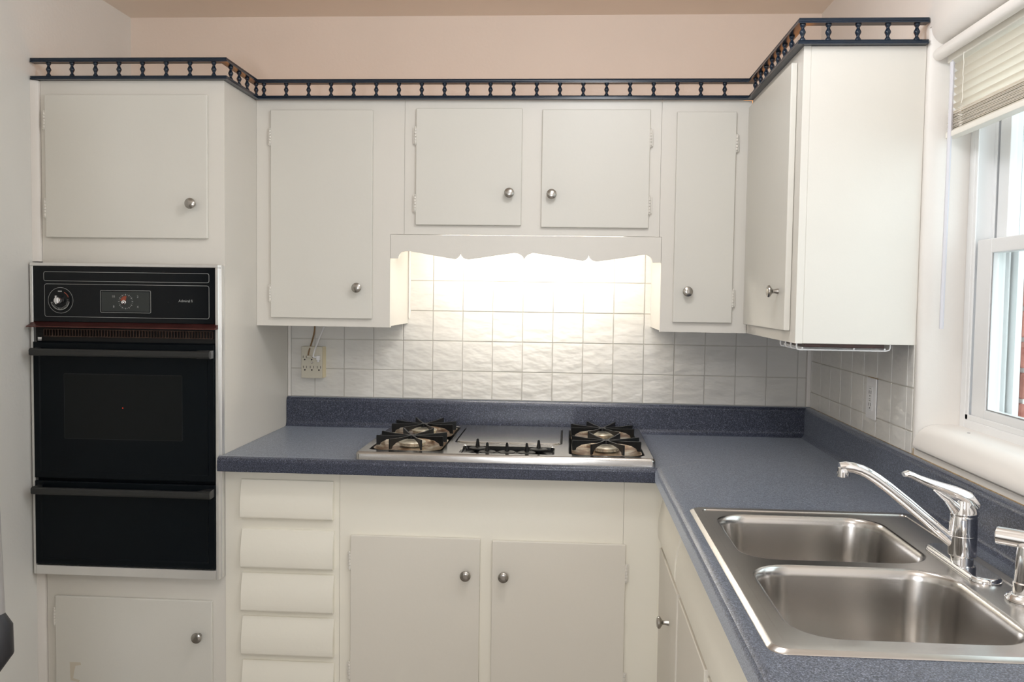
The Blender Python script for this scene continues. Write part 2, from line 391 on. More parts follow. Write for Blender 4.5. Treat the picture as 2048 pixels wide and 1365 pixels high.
def flat_door(parent, x0, x1, z0, z1, y, kpos=None, hinges=None, t=.0135, mat=None):
    d = part('door', MB().box(x0, x1, y - t, y - .0008, z0, z1, .0028, 3), mat or M_door, parent)
    if kpos: knob(d, (kpos[0], y - t, kpos[1]))
    if hinges:
        for z in hinges[1:]: hinge(d, ((x0 - .0012) if hinges[0] == 'L' else (x1 + .0012), y - .0068, z), hinges[0] == 'R')
    return d

# ------------------------------------------------------------------ tall oven cabinet
tall = thing('oven_cabinet', 'tall white painted cabinet at left that houses the black wall oven', 'cabinet', (-.51, -.3, 0))
g = .0006
body = MB()
body.box(XL + .0235, XT, TY + .02, -.0004, ZU - .018, ZU).box(XL + .0235, XL + .042, TY + .02, -.0004, 0, ZU - .018)
body.box(XT - .018, XT, TY + .02, -.0004, 0, ZU - .018)
body.box(XL + .042, XT - .018, TY + .04, -.0004, .50, .515).box(XL + .042, XT - .018, TY + .04, -.0004, 1.49, 1.505).box(XL + .042, XT - .018, -.02, -.0004, .1, 2.0)
part('carcass', body, M_cab, tall)
ff = MB()
ff.box(XL + .0235, -.745, TY, TY + .0195, 0, ZU).box(-.300, XT + .0002, TY, TY + .0195, 0, ZU)
ff.box(-.745, -.300, TY, TY + .0195, 1.99 - .015, ZU).box(-.745, -.300, TY, TY + .0195, 1.470, 1.56).box(-.745, -.300, TY, TY + .0195, .455, .548).box(-.745, -.300, TY, TY + .0195, 0, .09)
part('face_frame', ff, M_cab, tall)
flat_door(tall, -.770, -.276, 1.554, 1.975, TY, (-.318, 1.655), ('L', 1.90, 1.64))
dl = flat_door(tall, -.757, -.267, .07, .466, TY, (-.305, .361), ('L', .40, .14))
part('paint_chip', MB().prism([(-.712, .262), (-.678, .262), (-.676, .254), (-.694, .251), (-.698, .235), (-.702, .212), (-.680, .206), (-.684, .2), (-.71, .205)], 'y', TY - .0137, TY - .0133), simple('bare_patch', (.62, .56, .46), .7), dl, 'worn patch of bare paint')

# ------------------------------------------------------------------ wall oven
oy = -.63
oven = thing('wall_oven', 'black built-in wall oven with aluminium trim, dial and clock panel', 'oven', (-.52, TY, .54))
ox0, ox1, oz0, oz1 = -.8065, -.2335, .541, 1.4775
fr = MB()
fr.box(ox0, ox1, oy - .004, TY - .0006, oz1 - .0095, oz1, .0012, 1)
fr.box(ox0, ox0 + .009, oy - .004, TY - .0006, oz0 + .0, oz1 - .0095, .0012, 1)
fr.box(ox1 - .010, ox1, oy - .004, TY - .0006, oz0, oz1 - .0095, .0012, 1)
fr.box(ox0 + .009, ox1 - .010, oy - .006, TY - .0006, oz0, oz0 + .028, .0012, 1)
part('trim_frame', fr, M_alu, oven, 'satin aluminium trim frame')
fl = MB().box(ox1 + .0002, ox1 + .0035, TY - .022, TY - .0006, oz0 + .002, oz1 - .001)
part('side_flange', fl, M_alu, oven)
bx = ox0 + .0092, ox1 - .0102
part('body', MB().box(bx[0], bx[1], oy + .012, TY - .0006, oz0 + .03, oz1 - .01).box(-.76, -.28, TY + .03, -.06, .56, 1.46), M_black, oven)
pan_ = part('control_panel', MB().box(bx[0], bx[1], oy - .001, oy + .0118, 1.303, oz1 - .0098, .001, 1), M_blackg, oven)
def outline(x0, x1, z0, z1, r, w, y, parent, mat=M_print, name='printed_outline', n=5):
    A = [(p[0], p[1]) for p in rrect(x0, x1, z0, z1, r, n)]; B = [(p[0], p[1]) for p in rrect(x0 + w, x1 - w, z0 + w, z1 - w, r - w, n)]
    m = MB().rings([[(a, y - .0004, b) for a, b in A], [(a, y - .0004, b) for a, b in B]])
    m.rings([[(a, y, b) for a, b in A], [(a, y - .0004, b) for a, b in A]])
    return part(name, m, mat, parent)
py = oy - .0011
outline(-.765, -.262, 1.4235, 1.4515, .006, .0011, py, pan_)
outline(-.763, -.262, 1.3175, 1.4155, .007, .0011, py, pan_)
outline(-.592, -.438, 1.332, 1.3985, .004, .0011, py, pan_)
clk = part('clock_face', MB().box(-.588, -.442, py - .0005, py - .0001, 1.336, 1.3945), M_clock, pan_)
for s_, x_, z_ in (('10', -.552, 1.380), ('2', -.478, 1.380), ('8', -.551, 1.350), ('4', -.478, 1.350)): text('clock_numeral', s_, .0095, (x_, py - .0007, z_), pan_, M_print, 'CENTER')
tk = MB()
cxk, czk = -.5145, 1.3655
for k in range(24):
    a = 2 * PI * k / 24; c, s_ = math.cos(a), math.sin(a); r0, r1 = (.0185, .0225) if k % 2 == 0 else (.0195, .0212)
    w = .0006 + .0005 * (k % 2 == 0)
    tk.prism([(cxk + r0 * c - w * s_, czk + r0 * s_ + w * c), (cxk + r1 * c - w * s_, czk + r1 * s_ + w * c), (cxk + r1 * c + w * s_, czk + r1 * s_ - w * c), (cxk + r0 * c + w * s_, czk + r0 * s_ - w * c)], 'y', py - .0009, py - .0005)
part('timer_ticks', tk, M_print, pan_)
part('timer_wedge', MB().prism([(cxk, czk)] + [(cxk + .0165 * math.cos(math.radians(a)), czk + .0165 * math.sin(math.radians(a))) for a in range(80, 176, 15)], 'y', py - .0010, py - .0006), M_orange, pan_, 'orange red timer wedge')
part('clock_knob', MB().lathe([(.007, 0), (.0068, .004), (.0045, .006), (.004, .011), (.002, .012)], (cxk - .004, py - .001, czk - .002), (0, -1, 0), 16), M_chrome, pan_)
# temperature dial
dcx, dcz = -.7135, 1.3665
dial = part('temperature_dial', MB().lathe([(.031, 0), (.031, .002), (.029, .003), (.012, .0035)], (dcx, py, dcz), (0, -1, 0), 40), M_blackg, oven)
rg = MB()
def annulus(m, cx, cz, r0, r1, y, n=48, a0=0, a1=360):
    st = max(3, int(n * (a1 - a0) / 360)); A = [(math.radians(a0 + (a1 - a0) * k / st)) for k in range(st + 1)]
    m.strip([(cx + r0 * math.cos(a), y, cz + r0 * math.sin(a)) for a in A], [(cx + r1 * math.cos(a), y, cz + r1 * math.sin(a)) for a in A])
annulus(rg, dcx, dcz, .0375, .0385, py - .0002); annulus(rg, dcx, dcz, .0268, .0288, py - .0032, 48, -170, -8)
for k in range(17):
    a = math.radians(-165 + k * 10.5); c, s_ = math.cos(a), math.sin(a)
    rg.prism([(dcx + .0215 * c - .0005 * s_, dcz + .0215 * s_ + .0005 * c), (dcx + .0258 * c - .0005 * s_, dcz + .0258 * s_ + .0005 * c), (dcx + .0258 * c + .0005 * s_, dcz + .0258 * s_ - .0005 * c), (dcx + .0215 * c + .0005 * s_, dcz + .0215 * s_ - .0005 * c)], 'y', py - .0038, py - .0031)
rg.box(dcx - .006, dcx + .006, py - .0036, py - .0031, dcz + .0255, dcz + .0285)
part('dial_marks', rg, M_print, dial)
rg = MB(); annulus(rg, dcx, dcz, .0262, .0285, py - .0034, 48, 20, 62); part('broil_mark', rg, M_orange, dial, 'dull red broil arc')
part('dial_grip', MB().lathe([(.0125, 0), (.0115, .006), (.0105, .016), (.009, .018), (.003, .0185)], (dcx, py - .003, dcz), (0, -1, 0), 24).box(dcx - .003, dcx + .003, py - .026, py - .018, dcz - .0115, dcz + .0145, .0015, 2), M_chrome, dial, 'chrome dial grip')
text('brand_lettering', 'Admiral fi', .0108, (-.3545, py - .0003, 1.3695), pan_, M_print)
part('indicator_hole', MB().lathe([(.0022, 0), (.0022, .0006)], (-.385, py, 1.3655), (0, -1, 0), 14), M_dark, pan_)
# lip and vent grille
lip = MB().prism([(oy + .011, 1.3025), (oy - .0015, 1.3025), (oy - .012, 1.2955), (oy - .030, 1.2905), (oy - .032, 1.2875), (oy - .026, 1.2872), (oy + .011, 1.2895)], 'x', -.803, -.2345)
part('vent_lip', lip, M_maroon, oven, 'maroon metal lip above the vent')
gr = MB(); gx0, gx1 = -.768, -.253
gr.box(gx0, gx1, oy + .001, oy + .006, 1.2795, 1.2815).box(gx0, gx1, oy + .001, oy + .006, 1.2585, 1.2605)
N = 58
for k in range(N + 1):
    x = gx0 + (gx1 - gx0) * k / N; gr.box(x - .0011, x + .0011, oy + .001, oy + .008, 1.2605, 1.2795)
part('vent_grille', gr, M_brass, oven, 'bronze coloured vent grille')
part('vent_recess', MB().box(bx[0] + .001, bx[1] - .001, oy + .0085, oy + .0115, 1.245, 1.2865), M_dark, oven)
part('maker_badge', MB().box(-.785, -.7735, oy - .0025, oy + .002, 1.2495, 1.2570, .0005, 1).box(-.785, -.7735, oy - .002, oy + .002, 1.2468, 1.2482), M_chrome, oven, 'small bright badge')
# door
def panel_frame(mb, x0, x1, z0, z1, y, t=.012, w=.018, d=.003):
    A = lambda i, yy: [(x0 + i, yy, z0 + i), (x1 - i, yy, z0 + i), (x1 - i, yy, z1 - i), (x0 + i, yy, z1 - i)]
    mb.rings([A(0, y + t), A(0, y + .002), A(.002, y), A(w, y), A(w + .003, y + d)], fill_last=True)
    mb.bm.normal_update()
dz0, dz1 = .8355, 1.2425
m = MB(); panel_frame(m, bx[0] + .001, bx[1] - .001, dz0, dz1, oy - .010); m.box(bx[0] + .002, bx[1] - .002, oy - .006, oy + .004, dz0 + .001, dz1 - .001)
odoor = part('door', m, M_black, oven)
outline(-.703, -.342, .955, 1.150, .004, .0010, oy - .0072, odoor, simple('faint_window_edge', (.012, .014, .015), .5), 'window_edge')
part('window', MB().box(-.7015, -.3435, oy - .0076, oy - .0071, .9565, 1.1485), simple('smoked_glass', (.0048, .0062, .0068), .34, spec=.2), odoor)
part('indicator', MB().lathe([(.0012, 0), (.0012, .0005)], (-.523, oy - .0077, 1.050), (0, -1, 0), 8), M_reddot, odoor)
def oven_handle(zc, parent):
    y1 = -.678
    m = MB()
    m.prism([(y1 + .0, zc - .011), (y1 - .003, zc - .006), (y1 - .003, zc + .006), (y1 + .002, zc + .010), (y1 + .011, zc + .0095), (y1 + .012, zc - .0095)], 'x', -.7835, -.243, .0008)
    m.prism([(-.784, y1 + .004), (-.762, y1 + .004), (-.772, oy - .0062), (-.7835, oy - .0062)], 'z', zc - .0105, zc + .0105, .0006)
    m.prism([(-.284, y1 + .004), (-.243, y1 + .004), (-.246, oy - .0062), (-.262, oy - .0062)], 'z', zc - .0125, zc + .0115, .0006)
    return part('handle', m, simple('handle_black', (.018, .019, .019), .42, var=.1), parent)
oven_handle(1.2155, odoor)
m = MB(); panel_frame(m, bx[0] + .001, bx[1] - .001, .5735, .8255, oy - .010); m.box(bx[0] + .002, bx[1] - .002, oy - .006, oy + .004, .5745, .8245)
odr = part('broiler_drawer', m, M_black, oven)
oven_handle(.8045, odr)

# ------------------------------------------------------------------ wall cabinets over the cooktop
def hollow(mb, x0, x1, y0, y1, z0, z1, t=.016, bottom=True):
    mb.box(x0, x1, y0, y1, z1 - t, z1).box(x0, x0 + t, y0, y1, z0, z1 - t).box(x1 - t, x1, y0, y1, z0, z1 - t)
    if bottom: mb.box(x0 + t, x1 - t, y0, y1, z0, z0 + t)
    mb.box(x0 + t, x1 - t, y1 - .008, y1, z0 + t, z1 - t)
def frame_rects(mb, x0, x1, z0, z1, y, t, openings):
    """face frame with door openings, as stiles and rails"""
    xs_ = sorted({x0, x1, *[o[0] for o in openings], *[o[1] for o in openings]}); zs_ = sorted({z0, z1, *[o[2] for o in openings], *[o[3] for o in openings]})
    for a, b in zip(xs_, xs_[1:]):
        run = None
        for c, d in zip(zs_, zs_[1:]):
            mx_, mz_ = (a + b) / 2, (c + d) / 2
            if any(o[0] < mx_ < o[1] and o[2] < mz_ < o[3] for o in openings): 
                if run: mb.box(a, b, y, y + t, run[0], run[1])
                run = None
            else: run = (run[0], d) if run else (c, d)
        if run: mb.box(a, b, y, y + t, run[0], run[1])
ubk = -.0046
c1 = thing('wall_cabinet', 'white single door wall cabinet left of the hood, above the six way outlet', 'cabinet', (0, -.16, ZB), 'white wall cabinets above the counter')
m = MB(); hollow(m, XT + .0008, .2125, UY + .018, ubk, ZB + .004, ZU - .001); part('carcass', m, M_cab, c1)
m = MB(); frame_rects(m, XT + .0008, .2125, ZB, ZU, UY, .0176, [(-.15, .13, 1.345, 1.96)]); m.box(.2125, .2568, UY, UY + .0176, 1.5915, ZU); part('face_frame', m, M_cab, c1)
flat_door(c1, -.178, .1555, 1.317, 1.986, UY, (.1105, 1.417), ('L', 1.90, 1.395))
c2 = thing('wall_cabinet', 'white short double door wall cabinet above the scalloped hood board', 'cabinet', (.65, -.16, 1.59), 'white wall cabinets above the counter')
m = MB(); hollow(m, .2135, 1.0795, UY + .018, ubk, 1.602, ZU - .001); part('carcass', m, M_cab, c2)
m = MB(); frame_rects(m, .2576, 1.0722, 1.5915, ZU, UY, .0176, [(.33, .6, 1.65, 1.96), (.73, 1.0, 1.65, 1.96)]); part('face_frame', m, M_cab, c2)
flat_door(c2, .2955, .6345, 1.6215, 1.991, UY, (.597, 1.7225), ('L', 1.905, 1.69))
flat_door(c2, .6975, 1.037, 1.617, 1.988, UY, (.7305, 1.7195), ('R', 1.90, 1.69))
c3 = thing('wall_cabinet', 'white narrow door wall cabinet right of the hood, in the corner', 'cabinet', (1.2, -.16, ZB), 'white wall cabinets above the counter')
m = MB(); hollow(m, 1.0805, UX - .0006, UY + .018, ubk, ZB + .004, ZU - .001); part('carcass', m, M_cab, c3)
m = MB(); frame_rects(m, 1.0805, UX - .0006, ZB, ZU, UY, .0176, [(1.14, 1.28, 1.345, 1.96)]); m.box(1.0730, 1.0805, UY, UY + .0176, 1.5915, ZU); part('face_frame', m, M_cab, c3)
flat_door(c3, 1.119, 1.3035, 1.3215, 1.981, UY, (1.1615, 1.419), ('R', 1.885, 1.40))
# scalloped board
VP = [(.2135, 1.514), (.238, 1.514), (.241, 1.525), (.249, 1.535), (.259, 1.538), (.273, 1.538), (.347, 1.526), (.42, 1.514), (.428, 1.517), (.435, 1.523), (.4395, 1.533), (.444, 1.523), (.453, 1.516), (.465, 1.513), (.54, 1.525), (.61, 1.5355), (.624, 1.534), (.632, 1.531), (.640, 1.525), (.6455, 1.516),
      (.651, 1.525), (.659, 1.532), (.672, 1.5365), (.751, 1.526), (.833, 1.513), (.842, 1.516), (.848, 1.521), (.8515, 1.530), (.856, 1.521), (.863, 1.515), (.877, 1.511), (.955, 1.523), (1.027, 1.5355), (1.038, 1.534), (1.045, 1.529), (1.051, 1.521), (1.0535, 1.510), (1.0795, 1.510)]
solo('hood_valance', MB().prism(VP + [(1.0795, 1.5905), (.2135, 1.5905)], 'y', UY, UY + .0176), M_cab, (.646, UY, 1.51), 'white scalloped valance board hiding the light above the cooktop', 'valance')
lampf = thing('hood_light', 'lit fluorescent strip light behind the scalloped valance', 'light', (.66, -.2, 1.60))
part('housing', MB().box(.33, .99, -.245, -.155, 1.584, 1.6015, .003, 2).box(.335, .35, -.215, -.185, 1.555, 1.584).box(.97, .985, -.215, -.185, 1.555, 1.584), M_white, lampf)
part('tube', MB().lathe([(.010, 0), (.013, .004), (.013, .612), (.010, .616)], (.352, -.2, 1.5665), (1, 0, 0), 14), M_tube, lampf)

# right end cabinet
c4 = thing('wall_cabinet', 'large white wall cabinet beside the window with its plain end panel facing the room', 'cabinet', (1.5, -.6, ZB), 'white wall cabinets above the counter')
m = MB(); X0 = UX + .0004
m.box(X0 + .018, XW - .0006, RY, RY + .016, ZB, ZU, .001, 1)
m.box(X0 + .018, XW - .0006, RY + .016, ubk, ZU - .017, ZU - .001).box(XW - .01, XW - .0006, RY + .016, ubk, ZB + .022, ZU - .017).box(X0 + .018, XW - .01, ubk - .012, ubk, ZB + .022, ZU - .017)
part('carcass', m, M_cab, c4)
part('bottom_panel', MB().box(X0 + .018, XW - .01, RY + .0162, ubk, ZB + .006, ZB + .0215), M_brownunder, c4, 'dark brown unpainted underside')
m = MB()
def frame_x(mb, x, t, y0, y1, z0, z1, oy0, oy1, oz0, oz1):
    mb.box(x, x + t, y0, y1, z0, oz0).box(x, x + t, y0, y1, oz1, z1).box(x, x + t, y0, oy0, oz0, oz1).box(x, x + t, oy1, y1, oz0, oz1)
frame_x(m, X0, .0176, RY, UY - .0004, ZB, ZU, -.84, -.40, 1.345, 1.955)
part('face_frame', m, M_cab, c4)
dd = part('door', MB().box(X0 - .0165, X0 - .0008, -.882, -.356, 1.3195, 1.991, .0028, 3), M_door, c4)
knob(dd, (X0 - .0165, -.812, 1.420), 'x')
# wire rack under it
rack = thing('wire_rack', 'white coated wire rack hung under the cabinet beside the window', 'rack', (1.47, -.82, ZB))
for k, yy in enumerate((-.745, -.80, -.855, -.912)):
    zt, zb = ZB + .0045, 1.2742
    part('wire', MB().tube([(1.362, yy, zt), (1.3615, yy, zb + .006), (1.364, yy, zb + .001), (1.370, yy, zb), (1.580, yy, zb), (1.588, yy, zb + .002), (1.5905, yy, zb + .008), (1.5905, yy, zt)], .0021, 8), M_white, rack)
for xx_ in (1.374, 1.5, 1.575): part('cross_wire', MB().tube([(xx_, -.735, 1.2787), (xx_, -.920, 1.2787)], .0021, 8), M_white, rack)

solo('tray', MB().box(1.378, 1.572, -.925, -.730, 1.2812, 1.2905, .002, 2), M_brownunder, (1.475, -.83, 1.281), 'dark brown flat tray lying on the wire rack under the cabinet', 'tray')
# ------------------------------------------------------------------ gallery rails
sp_prof = [(.0070, 0), (.0074, .002), (.0060, .0055), (.0040, .008), (.0037, .0105), (.0052, .014), (.0074, .0185), (.0074, .0215), (.0052, .026), (.0037, .0295), (.0040, .032), (.0062, .0345), (.0074, .0375), (.0070, .0395)]
sp_me = shared('spindle', MB().lathe(sp_prof, n=16), M_navy)
RZ0, RZ1, RZ2, RZ3 = ZU + .0004, ZU + .0108, 2.0678, 2.0805
def bar(mb, horiz, a0, a1, c, z0, z1, w=.0125):
    h = z1 - z0
    prof = [(-w, z0), (w, z0), (w, z0 + h * .25), (w - .0025, z0 + h * .4), (w - .0025, z0 + h * .62), (w - .001, z0 + h * .8), (w - .003, z1), (-w + .003, z1), (-w + .001, z0 + h * .8), (-w + .0025, z0 + h * .62), (-w + .0025, z0 + h * .4), (-w, z0 + h * .25)]
    # horiz 'x': runs along x at y=c; 'y': runs along y at x=c ; ends a0,a1 may be (value at -w side, value at +w side) for mitres
    b = bmesh.new()
    def at(p, a):
        s = a if not isinstance(a, tuple) else a[0] + (a[1] - a[0]) * (p[0] + w) / (2 * w)
        return (s, c + p[0], p[1]) if horiz == 'x' else (c + p[0], s, p[1])
    A = [b.verts.new(at(p, a0)) for p in prof]; B = [b.verts.new(at(p, a1)) for p in prof]; n = len(prof)
    b.faces.new(A); b.faces.new(B[::-1])
    for i in range(n): b.faces.new((A[i], B[i], B[(i + 1) % n], A[(i + 1) % n]))
    bmesh.ops.recalc_face_normals(b, faces=b.faces); mb._merge(b)
w = .0125
def rail(label, loc, segs, spots):
    t = thing('gallery_rail', label, 'rail', loc, 'navy spindle gallery rails')
    for nm, z0, z1 in (('bottom_rail', RZ0, RZ1), ('top_rail', RZ2, RZ3)):
        m = MB()
        for hz, a0, a1, c in segs: bar(m, hz, a0, a1, c, z0, z1, w)
        part(nm, m, M_navy, t)
    s = (RZ2 - RZ1) / .0395
    for x, y in spots:
        o = inst('spindle', sp_me, t, (x, y, RZ1)); o.scale = (1, 1, s)
ty, uy, sx, rx, ry = -.6035, -.343, -.2295 + .004, 1.3455, -.9385
# tall cabinet: front run then return along its side
rail('dark navy spindle rail on top of the tall oven cabinet', (-.5, TY, ZU), [('x', XL + .004, (sx + w, sx - w), ty), ('y', (ty + w, ty - w), (uy - w - .0004, uy - w - .0004), sx)],
     [(x, ty) for x in (-.758, -.686, -.6145, -.543, -.4715, -.4, -.3285, -.257)] + [(sx, y) for y in (-.555, -.488, -.42)])
rail('long dark navy spindle rail over the cooktop wall cabinets', (.6, UY, ZU), [('x', sx - w, rx + w, uy)],
     [(sx + .001, uy)] + [(-.199 + .0731 * k, uy) for k in range(22) if -.199 + .0731 * k < 1.335])
rail('navy spindle rail on top of the cabinet beside the window', (1.5, RY, ZU), [('y', uy - w - .0004, (ry - w, ry + w), rx), ('x', (rx - w, rx + w), XW - .003, ry)],
     [(rx, y) for y in (-.40, -.473, -.546, -.619, -.692, -.765, -.838)] + [(x, ry) for x in (1.3465, 1.408, 1.4785, 1.5485, 1.617)])
rl = MB(); rlz = ZU + .0065
rl.tube([(-.78, TY + .05, rlz), (XT - .05, TY + .05, rlz), (XT - .04, TY + .08, rlz), (XT - .04, -.28, rlz), (XT - .02, -.26, rlz), (UX - .03, -.27, rlz), (UX + .04, -.30, rlz), (UX + .045, RY + .07, rlz), (UX + .07, RY + .045, rlz), (XW - .03, RY + .045, rlz)], .0055, 8)
solo('rope_light', rl, M_rope, (.5, -.3, ZU), 'amber rope light lying on the cabinet tops behind the spindle rail', 'light')

# ------------------------------------------------------------------ countertop with splash
YE = -2.30
cnt = thing('countertop', 'blue grey speckled laminate L shaped countertop with rounded edge', 'countertop', (.6, -.3, .872))
m = MB()
noseA = [(-.045, .9140), (-.030, .9146), (-.019, .9166), (-.012, .9162), (-.005, .9125), (-.0015, .908), (0, .902), (0, .877), (-.002, .873), (-.030, .8722)]
for (d0, z0), (d1, z1) in zip(noseA, noseA[1:]):
    m.strip([(XT + .0008, FY - d0, z0), (CX - d0, FY - d0, z0), (CX - d0, YE, z0)], [(XT + .0008, FY - d1, z1), (CX - d1, FY - d1, z1), (CX - d1, YE, z1)])
E0 = .0004
cove = [(.050, .9140), (.036, .9147), (.028, .9185), (.0235, .926), (.0225, .935), (.0225, 1.006), (.0205, 1.0130), (.0155, 1.0185), (.009, 1.0203), (E0, 1.0203)]
for (d0, z0), (d1, z1) in zip(cove, cove[1:]):
    m.strip([(XT + .0008, -d0, z0), (XW - d0, -d0, z0), (XW - d0, YE, z0)], [(XT + .0008, -d1, z1), (XW - d1, -d1, z1), (XW - d1, YE, z1)])
fx, fy = CX + .045, FY + .045
outer = [(XT + .0008, -.05), (XT + .0008, fy), (fx, fy), (fx, YE), (XW - .05, YE), (XW - .05, -.05)]
hole = rrect(1.093, 1.565, -1.945, -1.14, .03)
m.deck([outer, hole], .9140)
# underside, left end, end caps
m.deck([[(XT + .0008, -.001), (XT + .0008, FY + .03), (CX + .03, FY + .03), (CX + .03, YE), (XW - .001, YE), (XW - .001, -.001)], hole], .8722)
endp = [(FY - d, z) for d, z in noseA] + [(-E0, .8722)] + [(-d, z) for d, z in cove[::-1]]
m.prism([(y, z) for y, z in endp], 'x', XT + .0008, XT + .0016)
endq = [(CX - d, z) for d, z in noseA] + [(XW - E0, .8722)] + [(XW - d, z) for d, z in cove[::-1]]
m.prism(endq, 'y', YE, YE + .001)
bmesh.ops.recalc_face_normals(m.bm, faces=m.bm.faces)
top = part('slab', m, M_lam, cnt)
sd = Vector((.093, .104)).normalized(); sn = Vector((-sd.y, sd.x)) * .0006
pa = Vector((1.078, -.636)); pb = Vector((1.19, -.528))
part('mitre_seam', MB().prism([tuple(pa + sn), tuple(pb + sn), tuple(pb - sn), tuple(pa - sn)], 'z', .9141, .91425), simple('pale_seam', (.45, .44, .42), .6), cnt, 'thin pale mitre seam')

# ------------------------------------------------------------------ cooktop
M_traymat = simple('black_tray_enamel', (.006, .0065, .007), .2, var=.3, spec=.12, bs=.4, bd=.001, bscale=150)
ck = thing('cooktop', 'stainless four burner gas cooktop with a steel cover and five black knobs', 'cooktop', (.61, -.35, CT))
kx0, kx1, ky0, ky1 = .1765, 1.0465, -.648, -.068
ZT = .9395
well = [(.203, .4265, -.607, -.112), (.7975, 1.019, -.614, -.118)]
grid = (.442, .7785, -.452, -.118); ctl = (.474, .757, -.622, -.486)
m = MB()
def rr3(b, ins, r, z, n=6): return rrect(b[0] + ins, b[1] - ins, b[2] + ins, b[3] - ins, max(.003, r - ins * .5), n, z)
OB = (kx0, kx1, ky0, ky1)
m.rings([rr3(OB, 0, .012, .9143), rr3(OB, .001, .012, .931), rr3(OB, .003, .012, .9365), rr3(OB, .007, .012, ZT)], flip=False)
m.deck([rr3(OB, .007, .012, ZT)] + [rr3(b, 0, .026, ZT) for b in well] + [rr3(grid, 0, .028, ZT), rr3(ctl, 0, .012, ZT)], ZT)
for b in well: m.rings([rr3(b, 0, .026, ZT), rr3(b, .0022, .026, .9380)], flip=True)
m.rings([rr3(grid, 0, .028, ZT), rr3(grid, .001, .028, .9365)], flip=True)
m.rings([rr3(ctl, 0, .012, ZT), rr3(ctl, .0022, .012, .9380)], flip=True)
part('steel_top', m, M_steelC, ck)
part('griddle_cover', MB().rings([rr3(grid, .0055, .028, .930), rr3(grid, .0055, .028, .9405), rr3(grid, .0075, .028, .9430), rr3(grid, .013, .028, .9436)], fill_last=True), M_steelC, ck)
part('griddle_gap', MB().rings([rr3(grid, .0002, .028, .9310), rr3(grid, .0052, .028, .9312)], fill_last=True), M_dark, ck)
cpn = part('control_tray', MB().rings([rr3(ctl, .0022, .012, .9380), rr3(ctl, .0052, .012, .9335), rr3(ctl, .0075, .012, .9290), rr3(ctl, .012, .012, .9282)], fill_last=True), M_traymat, ck, 'glossy black control tray')
km = MB().lathe([(.009, 0), (.009, .006), (.024, .0065), (.0265, .0085), (.025, .0105), (.012, .0125), (.0095, .0135)], n=32)
km.tube([(0, 0, .011), (0, 0, .018), (0, 0, .027), (0, 0, .0345), (0, 0, .0375)], [.0125, .0098, .0072, .0058, .0034], 14, .62, up=(0, 1, 0))
knob_black = shared('burner_knob', km, simple('black_knob', (.007, .007, .007), .45, var=.2, spec=.2))
for k, (x, y, rz) in enumerate(((.523, -.525, 1.35), (.558, -.587, 1.5), (.616, -.584, 1.6), (.6745, -.584, 1.65), (.7075, -.522, 1.5))):
    inst('burner_knob', knob_black, ck, (x, y, .9286), (0, 0, rz - 1.5))
pits = [(.3135, -.238, .2, .116), (.3160, -.484, .2, .116), (.9080, -.240, .2, .116), (.9100, -.492, .2, .116)]
for wi, b in enumerate(well):
    part('well_liner', MB().rings([rr3(b, .0022, .026, .9380), rr3(b, .0052, .026, .9335), rr3(b, .008, .026, .9255), rr3(b, .012, .026, .9235)], fill_last=True), M_iron, ck)
def grate_mesh(hx, hy):
    m = MB(); zt = .9655
    m.box(-.0125, .0125, -.0125, .0125, zt - .011, zt + .0003, .002, 1)
    for k in range(8):
        a = math.radians(22.5 + 45 * k); c, s_ = math.cos(a), math.sin(a)
        L = min(hx / max(abs(c), 1e-6), hy / max(abs(s_), 1e-6))
        zl = .9400
        poly = [(.009, zt), (L * .6, zt + .0012), (L, zt + .0045), (L + .0015, zt + .002), (L + .001, zl), (L - .009, zl), (L - .012, zl + .007), (L * .74, zt - .0105), (L * .45, zt - .007), (.009, zt - .0075)]
        b = bmesh.new(); t = .0024
        A = [b.verts.new((p[0] * c - t * s_, p[0] * s_ + t * c, p[1])) for p in poly]; B = [b.verts.new((p[0] * c + t * s_, p[0] * s_ - t * c, p[1])) for p in poly]
        n = len(poly); b.faces.new(A); b.faces.new(B[::-1])
        for i in range(n): b.faces.new((A[i], B[i], B[(i + 1) % n], A[(i + 1) % n]))
        bmesh.ops.recalc_face_normals(b, faces=b.faces); m._merge(b)
    return m
gL = shared('grate', grate_mesh(.101, .1135), M_iron)
bl = MB()
bl.lathe([(.030, 0), (.034, .002), (.036, .004), (.037, .010), (.0415, .0112), (.0425, .0135), (.041, .0165), (.034, .0185), (.018, .0192), (.004, .0194)], n=36)
for k in range(36):
    a = 2 * PI * k / 36; bl.lathe([(.0011, 0), (.0011, .006)], (.0378 * math.cos(a), .0378 * math.sin(a), .0040), n=5)
burn_me = shared('burner', bl, M_burner)
def dish(hx, hy):
    r = lambda i, z: rrect(-hx + i, hx - i, -hy + i, hy - i, max(.02, .045 - i * .3), 6, z)
    c = lambda rad, z: [(rad * math.cos(PI * 2 * (k - 3.5 + .5) / 28 + .05), rad * math.sin(PI * 2 * (k - 3.5 + .5) / 28 + .05), z) for k in range(28)]
    m = MB(); R_ = [r(0, .0085), r(.006, .0088), r(.012, .0070), r(.030, .0022), r(.046, .0010)]
    m.rings(R_, fill_last=True)
    return m
pan_me = shared('drip_pan', dish(.103, .118), M_pan)
for cx_, cy_, _, _ in pits:
    inst('drip_pan', pan_me, ck, (cx_, cy_, .9300)); inst('burner', burn_me, ck, (cx_, cy_, .9311)); inst('grate', gL, ck, (cx_, cy_, 0))

